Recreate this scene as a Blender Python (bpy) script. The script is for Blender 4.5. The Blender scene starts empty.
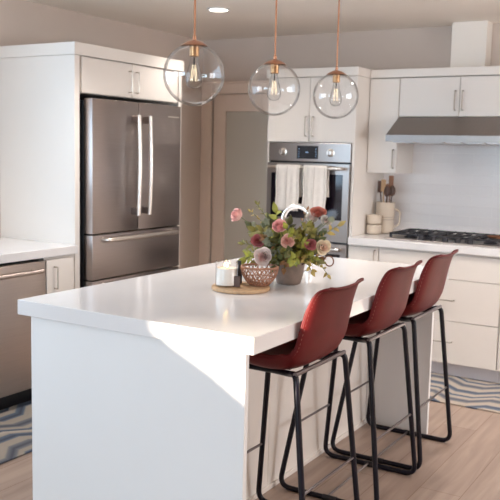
import bpy, bmesh, math, random
from mathutils import Vector, Matrix
random.seed(7)
sc = bpy.context.scene
C = bpy.data.collections.new('kitchen'); sc.collection.children.link(C)
PI = math.pi

# ------------------------------------------------------------------ materials
def new_mat(name):
    m = bpy.data.materials.new(name); m.use_nodes = True
    return m, m.node_tree, m.node_tree.nodes['Principled BSDF']
def mat(name, col, rough=0.5, metal=0.0, spec=0.5, noise=0.0, nscale=8.0, bump=0.0, bscale=80.0, coat=0.0, stretch=None, sheen=0.0):
    m, t, b = new_mat(name)
    b.inputs['Base Color'].default_value = (*col, 1)
    b.inputs['Roughness'].default_value = rough
    b.inputs['Metallic'].default_value = metal
    b.inputs['Specular IOR Level'].default_value = spec
    b.inputs['Coat Weight'].default_value = coat
    b.inputs['Sheen Weight'].default_value = sheen
    tc = t.nodes.new('ShaderNodeTexCoord'); mp = t.nodes.new('ShaderNodeMapping')
    t.links.new(tc.outputs['Object'], mp.inputs['Vector'])
    if stretch: mp.inputs['Scale'].default_value = stretch
    if noise:
        n = t.nodes.new('ShaderNodeTexNoise'); n.inputs['Scale'].default_value = nscale; n.inputs['Detail'].default_value = 4
        t.links.new(mp.outputs[0], n.inputs['Vector'])
        r = t.nodes.new('ShaderNodeValToRGB')
        r.color_ramp.elements[0].position = 0.3; r.color_ramp.elements[1].position = 0.7
        r.color_ramp.elements[0].color = (*[c * (1 - noise) for c in col], 1)
        r.color_ramp.elements[1].color = (*[min(1, c * (1 + noise)) for c in col], 1)
        t.links.new(n.outputs['Fac'], r.inputs['Fac']); t.links.new(r.outputs['Color'], b.inputs['Base Color'])
    if bump:
        n2 = t.nodes.new('ShaderNodeTexNoise'); n2.inputs['Scale'].default_value = bscale
        t.links.new(mp.outputs[0], n2.inputs['Vector'])
        bp = t.nodes.new('ShaderNodeBump'); bp.inputs['Strength'].default_value = bump; bp.inputs['Distance'].default_value = 0.004
        t.links.new(n2.outputs['Fac'], bp.inputs['Height']); t.links.new(bp.outputs['Normal'], b.inputs['Normal'])
    return m
def emit(name, col, s):
    m, t, b = new_mat(name)
    b.inputs['Base Color'].default_value = (*col, 1)
    b.inputs['Emission Color'].default_value = (*col, 1); b.inputs['Emission Strength'].default_value = s
    return m
def glass(name, col=(1, 1, 1), rough=0.02, ior=1.45):
    """thin-walled glass: clear where seen square on, mirror-like towards the edge"""
    m, t, b = new_mat(name); t.nodes.remove(b)
    tr = t.nodes.new('ShaderNodeBsdfTransparent'); tr.inputs['Color'].default_value = (*col, 1)
    gl = t.nodes.new('ShaderNodeBsdfGlossy'); gl.inputs['Roughness'].default_value = rough
    fr = t.nodes.new('ShaderNodeLayerWeight'); fr.inputs['Blend'].default_value = 0.09
    mr = t.nodes.new('ShaderNodeMapRange'); mr.inputs['To Min'].default_value = 0.04; mr.inputs['To Max'].default_value = 0.5
    mx = t.nodes.new('ShaderNodeMixShader')
    t.links.new(fr.outputs['Fresnel'], mr.inputs['Value']); t.links.new(mr.outputs[0], mx.inputs[0])
    t.links.new(tr.outputs[0], mx.inputs[1]); t.links.new(gl.outputs[0], mx.inputs[2])
    t.links.new(mx.outputs[0], t.nodes['Material Output'].inputs['Surface'])
    return m

M = {}
M['white'] = mat('white_cabinet_paint', (0.80, 0.75, 0.70), 0.42, noise=0.015, nscale=3)
M['island'] = mat('island_paint', (0.80, 0.80, 0.80), 0.40, noise=0.012, nscale=2)
M['quartz'] = mat('white_quartz', (0.76, 0.745, 0.745), 0.16, noise=0.03, nscale=2.2, spec=0.55)
M['wall'] = mat('taupe_wall_paint', (0.66, 0.565, 0.50), 0.85, noise=0.02, nscale=3, bump=0.08, bscale=150)
M['ceiling'] = mat('ceiling_paint', (0.90, 0.84, 0.77), 0.9, noise=0.02, nscale=2, bump=0.1, bscale=120)
M['trim'] = mat('beige_trim_paint', (0.88, 0.75, 0.66), 0.55, noise=0.015)
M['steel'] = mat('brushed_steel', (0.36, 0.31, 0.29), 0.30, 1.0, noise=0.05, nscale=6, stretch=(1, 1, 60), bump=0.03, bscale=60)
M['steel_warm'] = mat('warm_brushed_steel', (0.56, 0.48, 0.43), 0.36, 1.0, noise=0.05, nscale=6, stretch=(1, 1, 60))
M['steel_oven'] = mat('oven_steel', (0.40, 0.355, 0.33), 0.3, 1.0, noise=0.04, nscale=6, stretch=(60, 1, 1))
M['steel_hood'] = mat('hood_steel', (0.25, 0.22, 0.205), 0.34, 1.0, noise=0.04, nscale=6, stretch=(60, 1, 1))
M['handle'] = mat('satin_nickel', (0.78, 0.72, 0.66), 0.28, 1.0, noise=0.02)
M['pull'] = mat('champagne_nickel_pull', (0.50, 0.44, 0.38), 0.32, 1.0, noise=0.02)
M['chrome'] = mat('bright_polished_steel', (0.92, 0.91, 0.90), 0.18, 1.0, noise=0.01)
M['dark'] = mat('black_plastic', (0.012, 0.011, 0.014), 0.4, noise=0.1)
M['dglass'] = mat('dark_oven_glass', (0.012, 0.008, 0.014), 0.08, spec=0.6, noise=0.05)
M['display'] = mat('black_display', (0.010, 0.011, 0.018), 0.12, noise=0.05)
M['digits'] = emit('display_digits', (0.35, 0.55, 0.8), 0.6)
M['iron'] = mat('cast_iron', (0.014, 0.012, 0.016), 0.5, noise=0.1, bump=0.1, bscale=200)
M['frame'] = mat('black_powder_coated_tube', (0.004, 0.003, 0.009), 0.34, spec=0.32, noise=0.1)
M['rung'] = mat('burnished_steel_rung', (0.22, 0.20, 0.21), 0.28, 1.0, noise=0.05)
M['leather'] = mat('oxblood_leather', (0.110, 0.008, 0.009), 0.42, spec=0.22, noise=0.16, nscale=9, bump=0.12, bscale=220)
M['piping'] = mat('tan_leather_edge', (0.33, 0.10, 0.06), 0.4, noise=0.1)
M['stitch'] = mat('tan_thread', (0.42, 0.24, 0.19), 0.7, noise=0.05)
M['copper'] = mat('aged_copper', (0.50, 0.25, 0.15), 0.30, 1.0, noise=0.08)
M['socket'] = mat('antique_brass', (0.52, 0.30, 0.15), 0.28, 1.0, noise=0.08)
M['globe'] = glass('clear_blown_glass')
M['bulb'] = glass('bulb_glass', (1, 1, 1))
M['filament'] = emit('glowing_filament', (1.0, 0.84, 0.58), 1.3)
M['lamp'] = emit('lamp_disc', (1.0, 0.93, 0.82), 12)
M['towel'] = mat('cream_cotton_towel', (0.80, 0.75, 0.70), 0.95, noise=0.04, nscale=30, bump=0.3, bscale=300)
M['towel_stripe'] = mat('taupe_towel_stripe', (0.60, 0.54, 0.49), 0.95, noise=0.04, nscale=30)
M['ceramic'] = mat('cream_stoneware', (0.62, 0.52, 0.42), 0.35, noise=0.05)
M['ceramic_line'] = mat('brown_glaze_line', (0.28, 0.20, 0.15), 0.4, noise=0.05)
M['wood_l'] = mat('pale_wood', (0.52, 0.33, 0.18), 0.5, noise=0.15, nscale=5, stretch=(12, 2, 2))
M['wood_m'] = mat('mid_brown_wood', (0.30, 0.14, 0.075), 0.5, noise=0.15, nscale=5, stretch=(12, 2, 2))
M['wood_d'] = mat('dark_walnut', (0.10, 0.05, 0.035), 0.45, noise=0.15, nscale=5)
M['wax'] = mat('cream_wax', (0.86, 0.80, 0.72), 0.5, noise=0.02)
M['flame'] = emit('candle_flame', (1.0, 0.66, 0.25), 14)
M['twig'] = mat('copper_brown_twig', (0.36, 0.17, 0.10), 0.45, noise=0.2, nscale=30)
M['pot'] = mat('weathered_grey_clay', (0.27, 0.20, 0.165), 0.75, noise=0.2, nscale=18, bump=0.3, bscale=60)
M['bronze'] = mat('dark_bronze', (0.20, 0.10, 0.07), 0.4, 0.8, noise=0.1)
M['frost'] = None
M['g_dark'] = mat('deep_green_leaf', (0.10, 0.105, 0.03), 0.5, noise=0.3, nscale=30)
M['g_olive'] = mat('olive_leaf', (0.27, 0.23, 0.055), 0.5, noise=0.3, nscale=30)
M['g_lime'] = mat('yellow_green_leaf', (0.36, 0.36, 0.06), 0.5, noise=0.25, nscale=30)
M['g_grey'] = mat('dusty_eucalyptus', (0.30, 0.31, 0.21), 0.6, noise=0.2, nscale=30)
M['g_bronze'] = mat('bronze_leaf', (0.34, 0.17, 0.07), 0.5, noise=0.3, nscale=30)
M['g_gold'] = mat('golden_leaf', (0.50, 0.36, 0.10), 0.5, noise=0.25, nscale=30)
M['stem'] = mat('green_stem', (0.12, 0.14, 0.05), 0.6, noise=0.1)
M['r_pink'] = mat('rose_pink_petal', (0.90, 0.46, 0.43), 0.6, noise=0.14, nscale=25)
M['r_light'] = mat('light_pink_petal', (0.92, 0.55, 0.50), 0.6, noise=0.14, nscale=25)
M['r_peach'] = mat('peach_pink_petal', (0.92, 0.56, 0.46), 0.6, noise=0.14, nscale=25)
M['r_blush'] = mat('blush_petal', (0.90, 0.76, 0.70), 0.6, noise=0.12, nscale=25)
M['r_dusty'] = mat('dusty_red_petal', (0.50, 0.15, 0.15), 0.6, noise=0.2, nscale=25)
M['r_rust'] = mat('rust_red_petal', (0.50, 0.14, 0.09), 0.6, noise=0.2, nscale=25)
M['r_cream'] = mat('cream_petal', (0.90, 0.76, 0.56), 0.6, noise=0.1, nscale=25)
M['r_white'] = mat('ivory_petal', (0.82, 0.76, 0.68), 0.6, noise=0.08, nscale=25)
M['thistle'] = mat('blue_grey_thistle', (0.16, 0.20, 0.25), 0.6, noise=0.2, nscale=30)
M['kick'] = mat('grey_toe_kick', (0.74, 0.72, 0.76), 0.5, noise=0.02)
M['exterior'] = mat('sun_blocker_green', (0.05, 0.09, 0.04), 0.9, noise=0.3)

# frosted pantry glass
m, t, b = new_mat('frosted_grey_green_glass')
b.inputs['Base Color'].default_value = (0.72, 0.69, 0.62, 1); b.inputs['Roughness'].default_value = 0.5
b.inputs['Transmission Weight'].default_value = 0.12; b.inputs['Specular IOR Level'].default_value = 0.4
M['frost'] = m

# wood floor: planks run along Y
def floor_mat():
    m, t, b = new_mat('oak_plank_floor')
    tc = t.nodes.new('ShaderNodeTexCoord'); mp = t.nodes.new('ShaderNodeMapping')
    mp.inputs['Rotation'].default_value = (0, 0, PI / 2)
    t.links.new(tc.outputs['Object'], mp.inputs['Vector'])
    br = t.nodes.new('ShaderNodeTexBrick')
    br.offset = 0.37; br.inputs['Scale'].default_value = 1
    br.inputs['Brick Width'].default_value = 1.45; br.inputs['Row Height'].default_value = 0.19
    br.inputs['Mortar Size'].default_value = 0.0016; br.inputs['Mortar Smooth'].default_value = 0.1; br.inputs['Bias'].default_value = 0
    br.inputs['Color1'].default_value = (0.36, 0.265, 0.215, 1); br.inputs['Color2'].default_value = (0.42, 0.32, 0.262, 1)
    br.inputs['Mortar'].default_value = (0.22, 0.13, 0.09, 1)
    t.links.new(mp.outputs[0], br.inputs['Vector'])
    mp2 = t.nodes.new('ShaderNodeMapping'); mp2.inputs['Scale'].default_value = (9, 0.8, 1)
    t.links.new(tc.outputs['Object'], mp2.inputs['Vector'])
    n = t.nodes.new('ShaderNodeTexNoise'); n.inputs['Scale'].default_value = 2.2; n.inputs['Detail'].default_value = 6; n.inputs['Distortion'].default_value = 0.7
    t.links.new(mp2.outputs[0], n.inputs['Vector'])
    r = t.nodes.new('ShaderNodeValToRGB'); r.color_ramp.elements[0].position = 0.3; r.color_ramp.elements[1].position = 0.72
    r.color_ramp.elements[0].color = (0.66, 0.62, 0.60, 1); r.color_ramp.elements[1].color = (1.12, 1.12, 1.12, 1)
    t.links.new(n.outputs['Fac'], r.inputs['Fac'])
    mx = t.nodes.new('ShaderNodeMix'); mx.data_type = 'RGBA'; mx.blend_type = 'MULTIPLY'; mx.inputs['Factor'].default_value = 0.75
    t.links.new(br.outputs['Color'], mx.inputs['A']); t.links.new(r.outputs['Color'], mx.inputs['B'])
    t.links.new(mx.outputs['Result'], b.inputs['Base Color'])
    b.inputs['Roughness'].default_value = 0.38; b.inputs['Specular IOR Level'].default_value = 0.45
    return m
M['floor'] = floor_mat()

def tile_mat():
    m, t, b = new_mat('white_subway_tile')
    tc = t.nodes.new('ShaderNodeTexCoord'); mp = t.nodes.new('ShaderNodeMapping')
    mp.inputs['Rotation'].default_value = (PI / 2, 0, 0)
    mp.inputs['Location'].default_value = (0, 0.0, 0)
    t.links.new(tc.outputs['Object'], mp.inputs['Vector'])
    br = t.nodes.new('ShaderNodeTexBrick'); br.offset = 0.5; br.inputs['Scale'].default_value = 1
    br.inputs['Brick Width'].default_value = 0.305; br.inputs['Row Height'].default_value = 0.076
    br.inputs['Mortar Size'].default_value = 0.0022; br.inputs['Mortar Smooth'].default_value = 0.2; br.inputs['Bias'].default_value = 0
    br.inputs['Color1'].default_value = (0.84, 0.80, 0.79, 1); br.inputs['Color2'].default_value = (0.88, 0.84, 0.83, 1)
    br.inputs['Mortar'].default_value = (0.93, 0.89, 0.87, 1)
    t.links.new(mp.outputs[0], br.inputs['Vector']); t.links.new(br.outputs['Color'], b.inputs['Base Color'])
    bp = t.nodes.new('ShaderNodeBump'); bp.inputs['Strength'].default_value = 0.5; bp.inputs['Distance'].default_value = 0.002; bp.invert = True
    t.links.new(br.outputs['Fac'], bp.inputs['Height']); t.links.new(bp.outputs['Normal'], b.inputs['Normal'])
    b.inputs['Roughness'].default_value = 0.15
    return m
M['tile'] = tile_mat()

def rug_mat(axis, phase=0.0, dark=1.0):
    """woven zigzag bands: axis 'x' or 'y' is the long direction of the runner"""
    m, t, b = new_mat('zigzag_woven_rug_' + axis)
    L = t.links
    tc = t.nodes.new('ShaderNodeTexCoord'); sp = t.nodes.new('ShaderNodeSeparateXYZ'); L.new(tc.outputs['Object'], sp.inputs[0])
    u = sp.outputs['X'] if axis == 'x' else sp.outputs['Y']; v = sp.outputs['Y'] if axis == 'x' else sp.outputs['X']
    def math_(op, a, bb=None, clamp=False):
        n = t.nodes.new('ShaderNodeMath'); n.operation = op; n.use_clamp = clamp
        for i, q in enumerate((a, bb)):
            if q is None: continue
            if isinstance(q, (int, float)): n.inputs[i].default_value = q
            else: L.new(q, n.inputs[i])
        return n.outputs[0]
    us = math_('ADD', u, phase)
    us = math_('MULTIPLY', us, 1 / 0.50)
    fr = math_('FRACT', us)
    tri = math_('ABSOLUTE', math_('SUBTRACT', math_('MULTIPLY', fr, 2), 1))      # 0..1 triangle
    tri = math_('MULTIPLY', math_('SUBTRACT', tri, 0.28), 2.2, False)
    n1 = t.nodes.new('ShaderNodeClamp'); L.new(tri, n1.inputs['Value']); tri = n1.outputs[0]     # flat tops
    # stepped edges like a weave
    st = math_('DIVIDE', math_('ROUND', math_('MULTIPLY', tri, 14)), 14)
    z = math_('ADD', math_('MULTIPLY', v, 1 / 0.34), math_('MULTIPLY', st, 0.30))
    f = math_('FRACT', z)
    r = t.nodes.new('ShaderNodeValToRGB'); r.color_ramp.interpolation = 'LINEAR'
    navy = (0.07, 0.085, 0.13); blue = (0.17, 0.21, 0.28); cream = (0.50, 0.43, 0.36); grey = (0.25, 0.25, 0.27); slate = (0.09, 0.10, 0.14)
    stops = [(0.0, cream), (0.13, cream), (0.16, blue), (0.27, navy), (0.33, blue), (0.36, cream), (0.52, cream), (0.56, grey), (0.66, slate), (0.74, grey), (0.78, cream), (0.86, cream), (0.90, blue), (0.95, navy), (0.98, blue)]
    e = r.color_ramp.elements; e[0].position = 0; e[0].color = (*cream, 1); e[1].position = 1; e[1].color = (*cream, 1)
    for p_, c_ in stops[1:]:
        q = e.new(p_); q.color = (*[x * dark for x in c_], 1)
    L.new(f, r.inputs['Fac'])
    n = t.nodes.new('ShaderNodeTexNoise'); n.inputs['Scale'].default_value = 260; L.new(tc.outputs['Object'], n.inputs['Vector'])
    mx = t.nodes.new('ShaderNodeMix'); mx.data_type = 'RGBA'; mx.blend_type = 'MULTIPLY'; mx.inputs['Factor'].default_value = 0.3
    L.new(r.outputs['Color'], mx.inputs['A']); L.new(n.outputs['Color'], mx.inputs['B'])
    L.new(mx.outputs['Result'], b.inputs['Base Color']); b.inputs['Roughness'].default_value = 0.95
    bp = t.nodes.new('ShaderNodeBump'); bp.inputs['Strength'].default_value = 0.3; bp.inputs['Distance'].default_value = 0.003
    L.new(n.outputs['Fac'], bp.inputs['Height']); L.new(bp.outputs['Normal'], b.inputs['Normal'])
    return m

# ------------------------------------------------------------------ mesh helpers
def box(bm, x0, x1, y0, y1, z0, z1, bev=0.0, seg=2):
    r = bmesh.ops.create_cube(bm, size=1)
    vs = r['verts']
    for v in vs:
        v.co = Vector(((x0 + x1) / 2 + v.co.x * (x1 - x0), (y0 + y1) / 2 + v.co.y * (y1 - y0), (z0 + z1) / 2 + v.co.z * (z1 - z0)))
    if bev:
        es = list({e for v in vs for e in v.link_edges})
        bmesh.ops.bevel(bm, geom=es, offset=bev, segments=seg, affect='EDGES', profile=0.5)
def bx(*a, **k):
    bm = bmesh.new(); box(bm, *a, **k); return bm
def fillet(pts, r, seg=6, closed=False):
    pts = [Vector(p) for p in pts]; out = []; n = len(pts)
    for i, p in enumerate(pts):
        if not closed and i in (0, n - 1): out.append(p); continue
        a = pts[(i - 1) % n]; c = pts[(i + 1) % n]
        d1 = a - p; d2 = c - p; rr = min(r, d1.length * .45, d2.length * .45)
        d1.normalize(); d2.normalize()
        A, B = p + d1 * rr, p + d2 * rr
        for k in range(seg + 1):
            s = k / seg; out.append(A * (1 - s) ** 2 + p * 2 * s * (1 - s) + B * s * s)
    return out
def tube(bm, pts, r, n=10, closed=False, cap=True, taper=None):
    pts = [Vector(p) for p in pts]; N = len(pts); rings = []
    up = None
    for i, p in enumerate(pts):
        if closed: tg = pts[(i + 1) % N] - pts[i - 1]
        else: tg = pts[min(i + 1, N - 1)] - pts[max(i - 1, 0)]
        tg.normalize()
        if up is None:
            up = Vector((0, 0, 1)) if abs(tg.z) < .9 else Vector((0, 1, 0))
        a = up - tg * up.dot(tg)
        if a.length < 1e-5: a = Vector((1, 0, 0)) - tg * tg.x
        a.normalize(); up = a; b_ = tg.cross(a)
        rr = r if taper is None else r * taper(i / (N - 1))
        rings.append([bm.verts.new(p + (a * math.cos(2 * PI * k / n) + b_ * math.sin(2 * PI * k / n)) * rr) for k in range(n)])
    for i in range(N - (0 if closed else 1)):
        A, B = rings[i], rings[(i + 1) % N]
        for k in range(n):
            bm.faces.new((A[k], A[(k + 1) % n], B[(k + 1) % n], B[k]))
    if cap and not closed:
        bm.faces.new(rings[0][::-1]); bm.faces.new(rings[-1])
def lathe(bm, prof, cx, cy, n=32, z0=0.0, close=False):
    rings = []
    for (r, z) in prof:
        if r < 1e-5: rings.append([bm.verts.new((cx, cy, z0 + z))])
        else: rings.append([bm.verts.new((cx + r * math.cos(2 * PI * k / n), cy + r * math.sin(2 * PI * k / n), z0 + z)) for k in range(n)])
    L = len(rings)
    for i in range(L if close else L - 1):
        A, B = rings[i], rings[(i + 1) % L]
        if len(A) == 1 and len(B) == 1: continue
        for k in range(n):
            if len(A) == 1: bm.faces.new((A[0], B[(k + 1) % n], B[k]))
            elif len(B) == 1: bm.faces.new((A[k], A[(k + 1) % n], B[0]))
            else: bm.faces.new((A[k], A[(k + 1) % n], B[(k + 1) % n], B[k]))
def prism(bm, poly, axis, a, b_):
    """poly of 2-D points extruded along axis ('x','y','z') from a to b_"""
    def P(u, v, w):
        return {'x': (w, u, v), 'y': (u, w, v), 'z': (u, v, w)}[axis]
    A = [bm.verts.new(P(u, v, a)) for u, v in poly]; B = [bm.verts.new(P(u, v, b_)) for u, v in poly]
    n = len(poly)
    bm.faces.new(A[::-1]); bm.faces.new(B)
    for i in range(n): bm.faces.new((A[i], A[(i + 1) % n], B[(i + 1) % n], B[i]))
def grid(bm, f, nu, nv):
    V = [[bm.verts.new(f(i / (nu - 1), j / (nv - 1))) for j in range(nv)] for i in range(nu)]
    for i in range(nu - 1):
        for j in range(nv - 1):
            bm.faces.new((V[i][j], V[i + 1][j], V[i + 1][j + 1], V[i][j + 1]))
    return V
def root_loc(o):
    p = Vector((0, 0, 0))
    while o is not None: p += o.location; o = o.parent
    return p
def obj(name, bm, m, parent=None, smooth=False, loc=None, angle=35):
    """ONE mesh object; vertices are given in world coordinates"""
    bmesh.ops.remove_doubles(bm, verts=bm.verts, dist=1e-6)
    bmesh.ops.recalc_face_normals(bm, faces=bm.faces)
    off = root_loc(parent) if parent is not None else Vector(loc if loc is not None else (0, 0, 0))
    if off.length: bmesh.ops.translate(bm, verts=bm.verts, vec=-off)
    me = bpy.data.meshes.new(name); bm.to_mesh(me); bm.free()
    if smooth:
        for p in me.polygons: p.use_smooth = True
        if angle < 180: me.set_sharp_from_angle(angle=math.radians(angle))
    me.materials.append(m)
    o = bpy.data.objects.new(name, me); C.objects.link(o)
    if parent is not None: o.parent = parent
    elif loc is not None: o.location = loc
    return o
def tag(o, label, cat, group=None):
    o['label'] = label; o['category'] = cat
    if group: o['group'] = group
    return o
def thing(name, label, cat, loc, group=None):
    o = bpy.data.objects.new(name, None); C.objects.link(o); o.location = loc
    o.empty_display_size = 0.1
    return tag(o, label, cat, group)
def struct(name, bm, m, parent=None, **k):
    o = obj(name, bm, m, parent, **k)
    if parent is None: o['kind'] = 'structure'
    return o
def copy_thing(o, loc, label, group=None):
    def rec(s, par):
        c = s.copy(); C.objects.link(c)
        if par is not None: c.parent = par
        for ch in s.children: rec(ch, c)
        return c
    r = rec(o, None); r.location = loc; r['label'] = label
    if group: r['group'] = group
    return r
def solidify(o, t, offset=0):
    s = o.modifiers.new('thickness', 'SOLIDIFY'); s.thickness = t; s.offset = offset
    return o
def subsurf(o, n=1):
    s = o.modifiers.new('smooth', 'SUBSURF'); s.levels = n; s.render_levels = n

# ------------------------------------------------------------------ room shell
XL, XR, YB, YF, ZC = -4.08, 2.4, 5.90, -4.5, 2.44
struct('floor', bx(XL - .1, XR + .1, YF - .1, YB + 1.1, -0.1, 0), M['floor'])
struct('ceiling', bx(XL - .1, XR + .1, YF - .1, YB + 1.1, ZC, ZC + .1), M['ceiling'])
WL = (.3, 2.75, 1.08, 2.12)
bm = bmesh.new()
box(bm, XL - .1, XL, YF - .1, WL[0], 0, ZC); box(bm, XL - .1, XL, WL[1], YB + .1, 0, ZC)
box(bm, XL - .1, XL, WL[0], WL[1], 0, WL[2]); box(bm, XL - .1, XL, WL[0], WL[1], WL[3], ZC)
struct('wall_left', bm, M['wall'])
bm = bmesh.new()
for y in (WL[0] + .02, (WL[0] + WL[1]) / 2, WL[1] - .02): box(bm, XL - .07, XL - .02, y - .02, y + .02, WL[2], WL[3])
for z in (WL[2] + .02, WL[3] - .02): box(bm, XL - .07, XL - .02, WL[0], WL[1], z - .02, z + .02)
struct('window_4', bm, M['white'])
bm = bmesh.new(); WR = (2.9, 5.1, .9, 2.2)
box(bm, XR, XR + .1, YF - .1, WR[0], 0, ZC); box(bm, XR, XR + .1, WR[1], YB + .1, 0, ZC)
box(bm, XR, XR + .1, WR[0], WR[1], 0, WR[2]); box(bm, XR, XR + .1, WR[0], WR[1], WR[3], ZC)
struct('wall_right', bm, M['wall'])
bm = bmesh.new()
for y in (WR[0] + .02, (WR[0] + WR[1]) / 2, WR[1] - .02): box(bm, XR + .02, XR + .07, y - .02, y + .02, WR[2], WR[3])
for z in (WR[2] + .02, WR[3] - .02): box(bm, XR + .02, XR + .07, WR[0], WR[1], z - .02, z + .02)
struct('added_window_3', bm, M['white'])  # unseen window, added to bring more light to the back run
DX0, DX1, DZ = -3.985, -3.10, 1.985     # pantry door opening
bm = bmesh.new()
box(bm, XL, DX0, YB, YB + .1, 0, ZC); box(bm, DX0, DX1, YB, YB + .1, DZ, ZC); box(bm, DX1, XR, YB, YB + .1, 0, ZC)
struct('wall_back', bm, M['wall'])
bm = bmesh.new()
box(bm, XL - .1, XL, YB + .1, YB + 1.1, 0, ZC); box(bm, -2.9, -2.8, YB + .1, YB + 1.1, 0, ZC); box(bm, XL, -2.9, YB + 1.0, YB + 1.1, 0, ZC)
struct('wall_pantry', bm, M['wall'])
# casing round the pantry door
bm = bmesh.new()
box(bm, XL + .002, DX0 + .012, YB - .022, YB - .001, 0, DZ + .085, .003); box(bm, DX0 + .012, DX1, YB - .022, YB - .001, DZ - .0, DZ + .085, .003)
box(bm, XL + .002, DX1, YB - .034, YB - .001, DZ + .085, DZ + .100, .003)
struct('trim_1', bm, M['trim'])
# pantry door with a wide frosted pane
dr = bpy.data.objects.new('door_1', None); C.objects.link(dr); dr.location = (-3.54, YB + .04, 0); dr['kind'] = 'structure'
bm = bmesh.new()
dx0, dx1 = DX0 + .015, DX1 - .004
box(bm, dx0, -3.845, YB + .012, YB + .052, .008, DZ - .004, .002); box(bm, -3.23, dx1, YB + .012, YB + .052, .008, DZ - .004, .002)
box(bm, -3.845, -3.23, YB + .012, YB + .052, 1.836, DZ - .004, .002); box(bm, -3.845, -3.23, YB + .012, YB + .052, .008, .26, .002)
obj('door_frame', bm, M['trim'], dr)
obj('glass_pane', bx(-3.843, -3.232, YB + .026, YB + .034, .262, 1.834), M['frost'], dr)
# flue chase above the hood cabinet
struct('wall_chase', bx(-1.845, -1.598, 5.76, YB - .001, 2.10, ZC - .001), M['ceiling'])
struct('wall_backsplash', bx(-2.366, -.2, YB - .012, YB - .001, .912, 1.78), M['tile'])

# wall behind the camera: wide glazed door and a smaller window towards the left
bm = bmesh.new()
W1 = (-1.2, .9, 0.02, 2.15); W2 = (-3.95, -1.6, .95, 2.30)
box(bm, XL, W2[0], YF - .1, YF, 0, ZC); box(bm, W2[0], W2[1], YF - .1, YF, 0, W2[2]); box(bm, W2[0], W2[1], YF - .1, YF, W2[3], ZC)
box(bm, W2[1], W1[0], YF - .1, YF, 0, ZC); box(bm, W1[0], W1[1], YF - .1, YF, W1[3], ZC); box(bm, W1[1], XR, YF - .1, YF, 0, ZC)
struct('wall_front', bm, M['wall'])
for nm, W, nx in (('window_1', W1, 2), ('window_2', W2, 1)):
    bm = bmesh.new()
    for k in range(nx + 1):
        x = W[0] + (W[1] - W[0]) * k / nx
        box(bm, max(W[0], x - .03), min(W[1], x + .03), YF - .08, YF - .02, W[2], W[3])
    box(bm, W[0], W[1], YF - .08, YF - .02, W[2], W[2] + .04); box(bm, W[0], W[1], YF - .08, YF - .02, W[3] - .04, W[3])
    struct(nm, bm, M['white'])

# ------------------------------------------------------------------ small builders for kitchen units
def pull(name, p0, p1, out, parent, m=None, r=.0042, label=None):
    """bar pull between p0 and p1 standing off along out"""
    bm = bmesh.new(); p0, p1, out = Vector(p0), Vector(p1), Vector(out)
    tube(bm, fillet([p0, p0 + out, p1 + out, p1], .006, 4), r, 8)
    return obj(name, bm, m or M['pull'], parent, smooth=True)

# ------------------------------------------------------------------ island
t = thing('kitchen_island', 'white kitchen island base with wide end panels, the stools standing along it', 'island', (-1.82, 3.17, 0))
obj('body', bx(-2.30, -1.722, 2.212, 4.12, 0.0, .848), M['island'], t)
obj('end_panel', bx(-2.300, -1.327, 2.188, 2.211, 0.0, .852, .0015), M['island'], t)
obj('end_panel', bx(-2.300, -1.345, 4.121, 4.146, 0.0, .852, .0015), M['island'], t)
ys = [2.213, 2.34, 3.02, 3.62, 4.119]
for a, b_ in zip(ys[:-1], ys[1:]):
    obj('side_panel', bx(-1.7215, -1.702, a + .001, b_ - .001, 0.0, .848, .0012), M['white'], t)
obj('shoe_moulding', bx(-1.7015, -1.690, 2.213, 4.119, 0.0, .022, .003), M['white'], t)
tag(obj('island_worktop', bx(-2.352, -1.286, 2.168, 4.172, .8535, .912, .003, seg=3), M['quartz'], loc=(-1.82, 3.17, .8535)),
    'thick white quartz worktop of the island, partly in sun at its near corner', 'worktop')

# ------------------------------------------------------------------ fridge and its surround (left wall)
t = thing('fridge_cabinet', 'tall white cabinet surround enclosing the refrigerator, two doors on top', 'cabinet', (-3.75, 4.15, 0))
obj('side_panel', bx(XL + .003, -3.43, 3.625, 3.668, 0.0, 2.045, .0015), M['white'], t)
obj('side_panel', bx(XL + .003, -3.43, 4.665, 4.70, 0.0, 2.045, .0015), M['white'], t)
obj('carcass', bx(XL + .003, -3.452, 3.669, 4.664, 1.825, 2.045), M['white'], t)
obj('crown', bx(XL + .003, -3.420, 3.615, 4.712, 2.046, 2.118, .002), M['white'], t)
for a, b_, hy in ((3.690, 4.158, 4.125), (4.162, 4.655, 4.195)):
    d = obj('door', bx(-3.450, -3.432, a, b_, 1.828, 2.040, .0015), M['white'], t)
    pull('handle', (-3.432, hy, 1.860), (-3.432, hy, 1.992), (.03, 0, 0), d)

t = thing('refrigerator', 'stainless steel french door refrigerator with two lower drawers', 'refrigerator', (-3.7, 4.15, 0))
FX = -3.353; f0, f1 = 3.695, 4.590; fs = 4.132
obj('body', bx(-4.04, -3.43, 3.70, 4.60, 0.02, 1.785, .004), M['dark'], t)
def fdoor(nm, y0, y1, z0, z1):
    return obj(nm, bx(-3.424, FX, y0, y1, z0, z1, .003, seg=3), M['steel'], t, smooth=True, angle=50)
d1 = fdoor('door', f0, fs - .003, .975, 1.795); d2 = fdoor('door', fs + .003, f1, .975, 1.795)
for d, y in ((d1, 4.072), (d2, 4.185)):
    bm = bmesh.new()
    pts = [(FX + .052 + .010 * math.sin(PI * k / 14), y, 1.075 + (1.712 - 1.075) * k / 14) for k in range(15)]
    tube(bm, pts, .0135, 12)
    h = obj('handle', bm, M['handle'], d, smooth=True)
    for z in (1.10, 1.685): obj('handle_mount', bx(FX, FX + .05, y - .011, y + .011, z - .022, z + .022, .003), M['steel'], d)
obj('badge', bx(FX, FX + .0015, 4.445, 4.565, 1.716, 1.724), M['handle'], d2)
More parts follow.
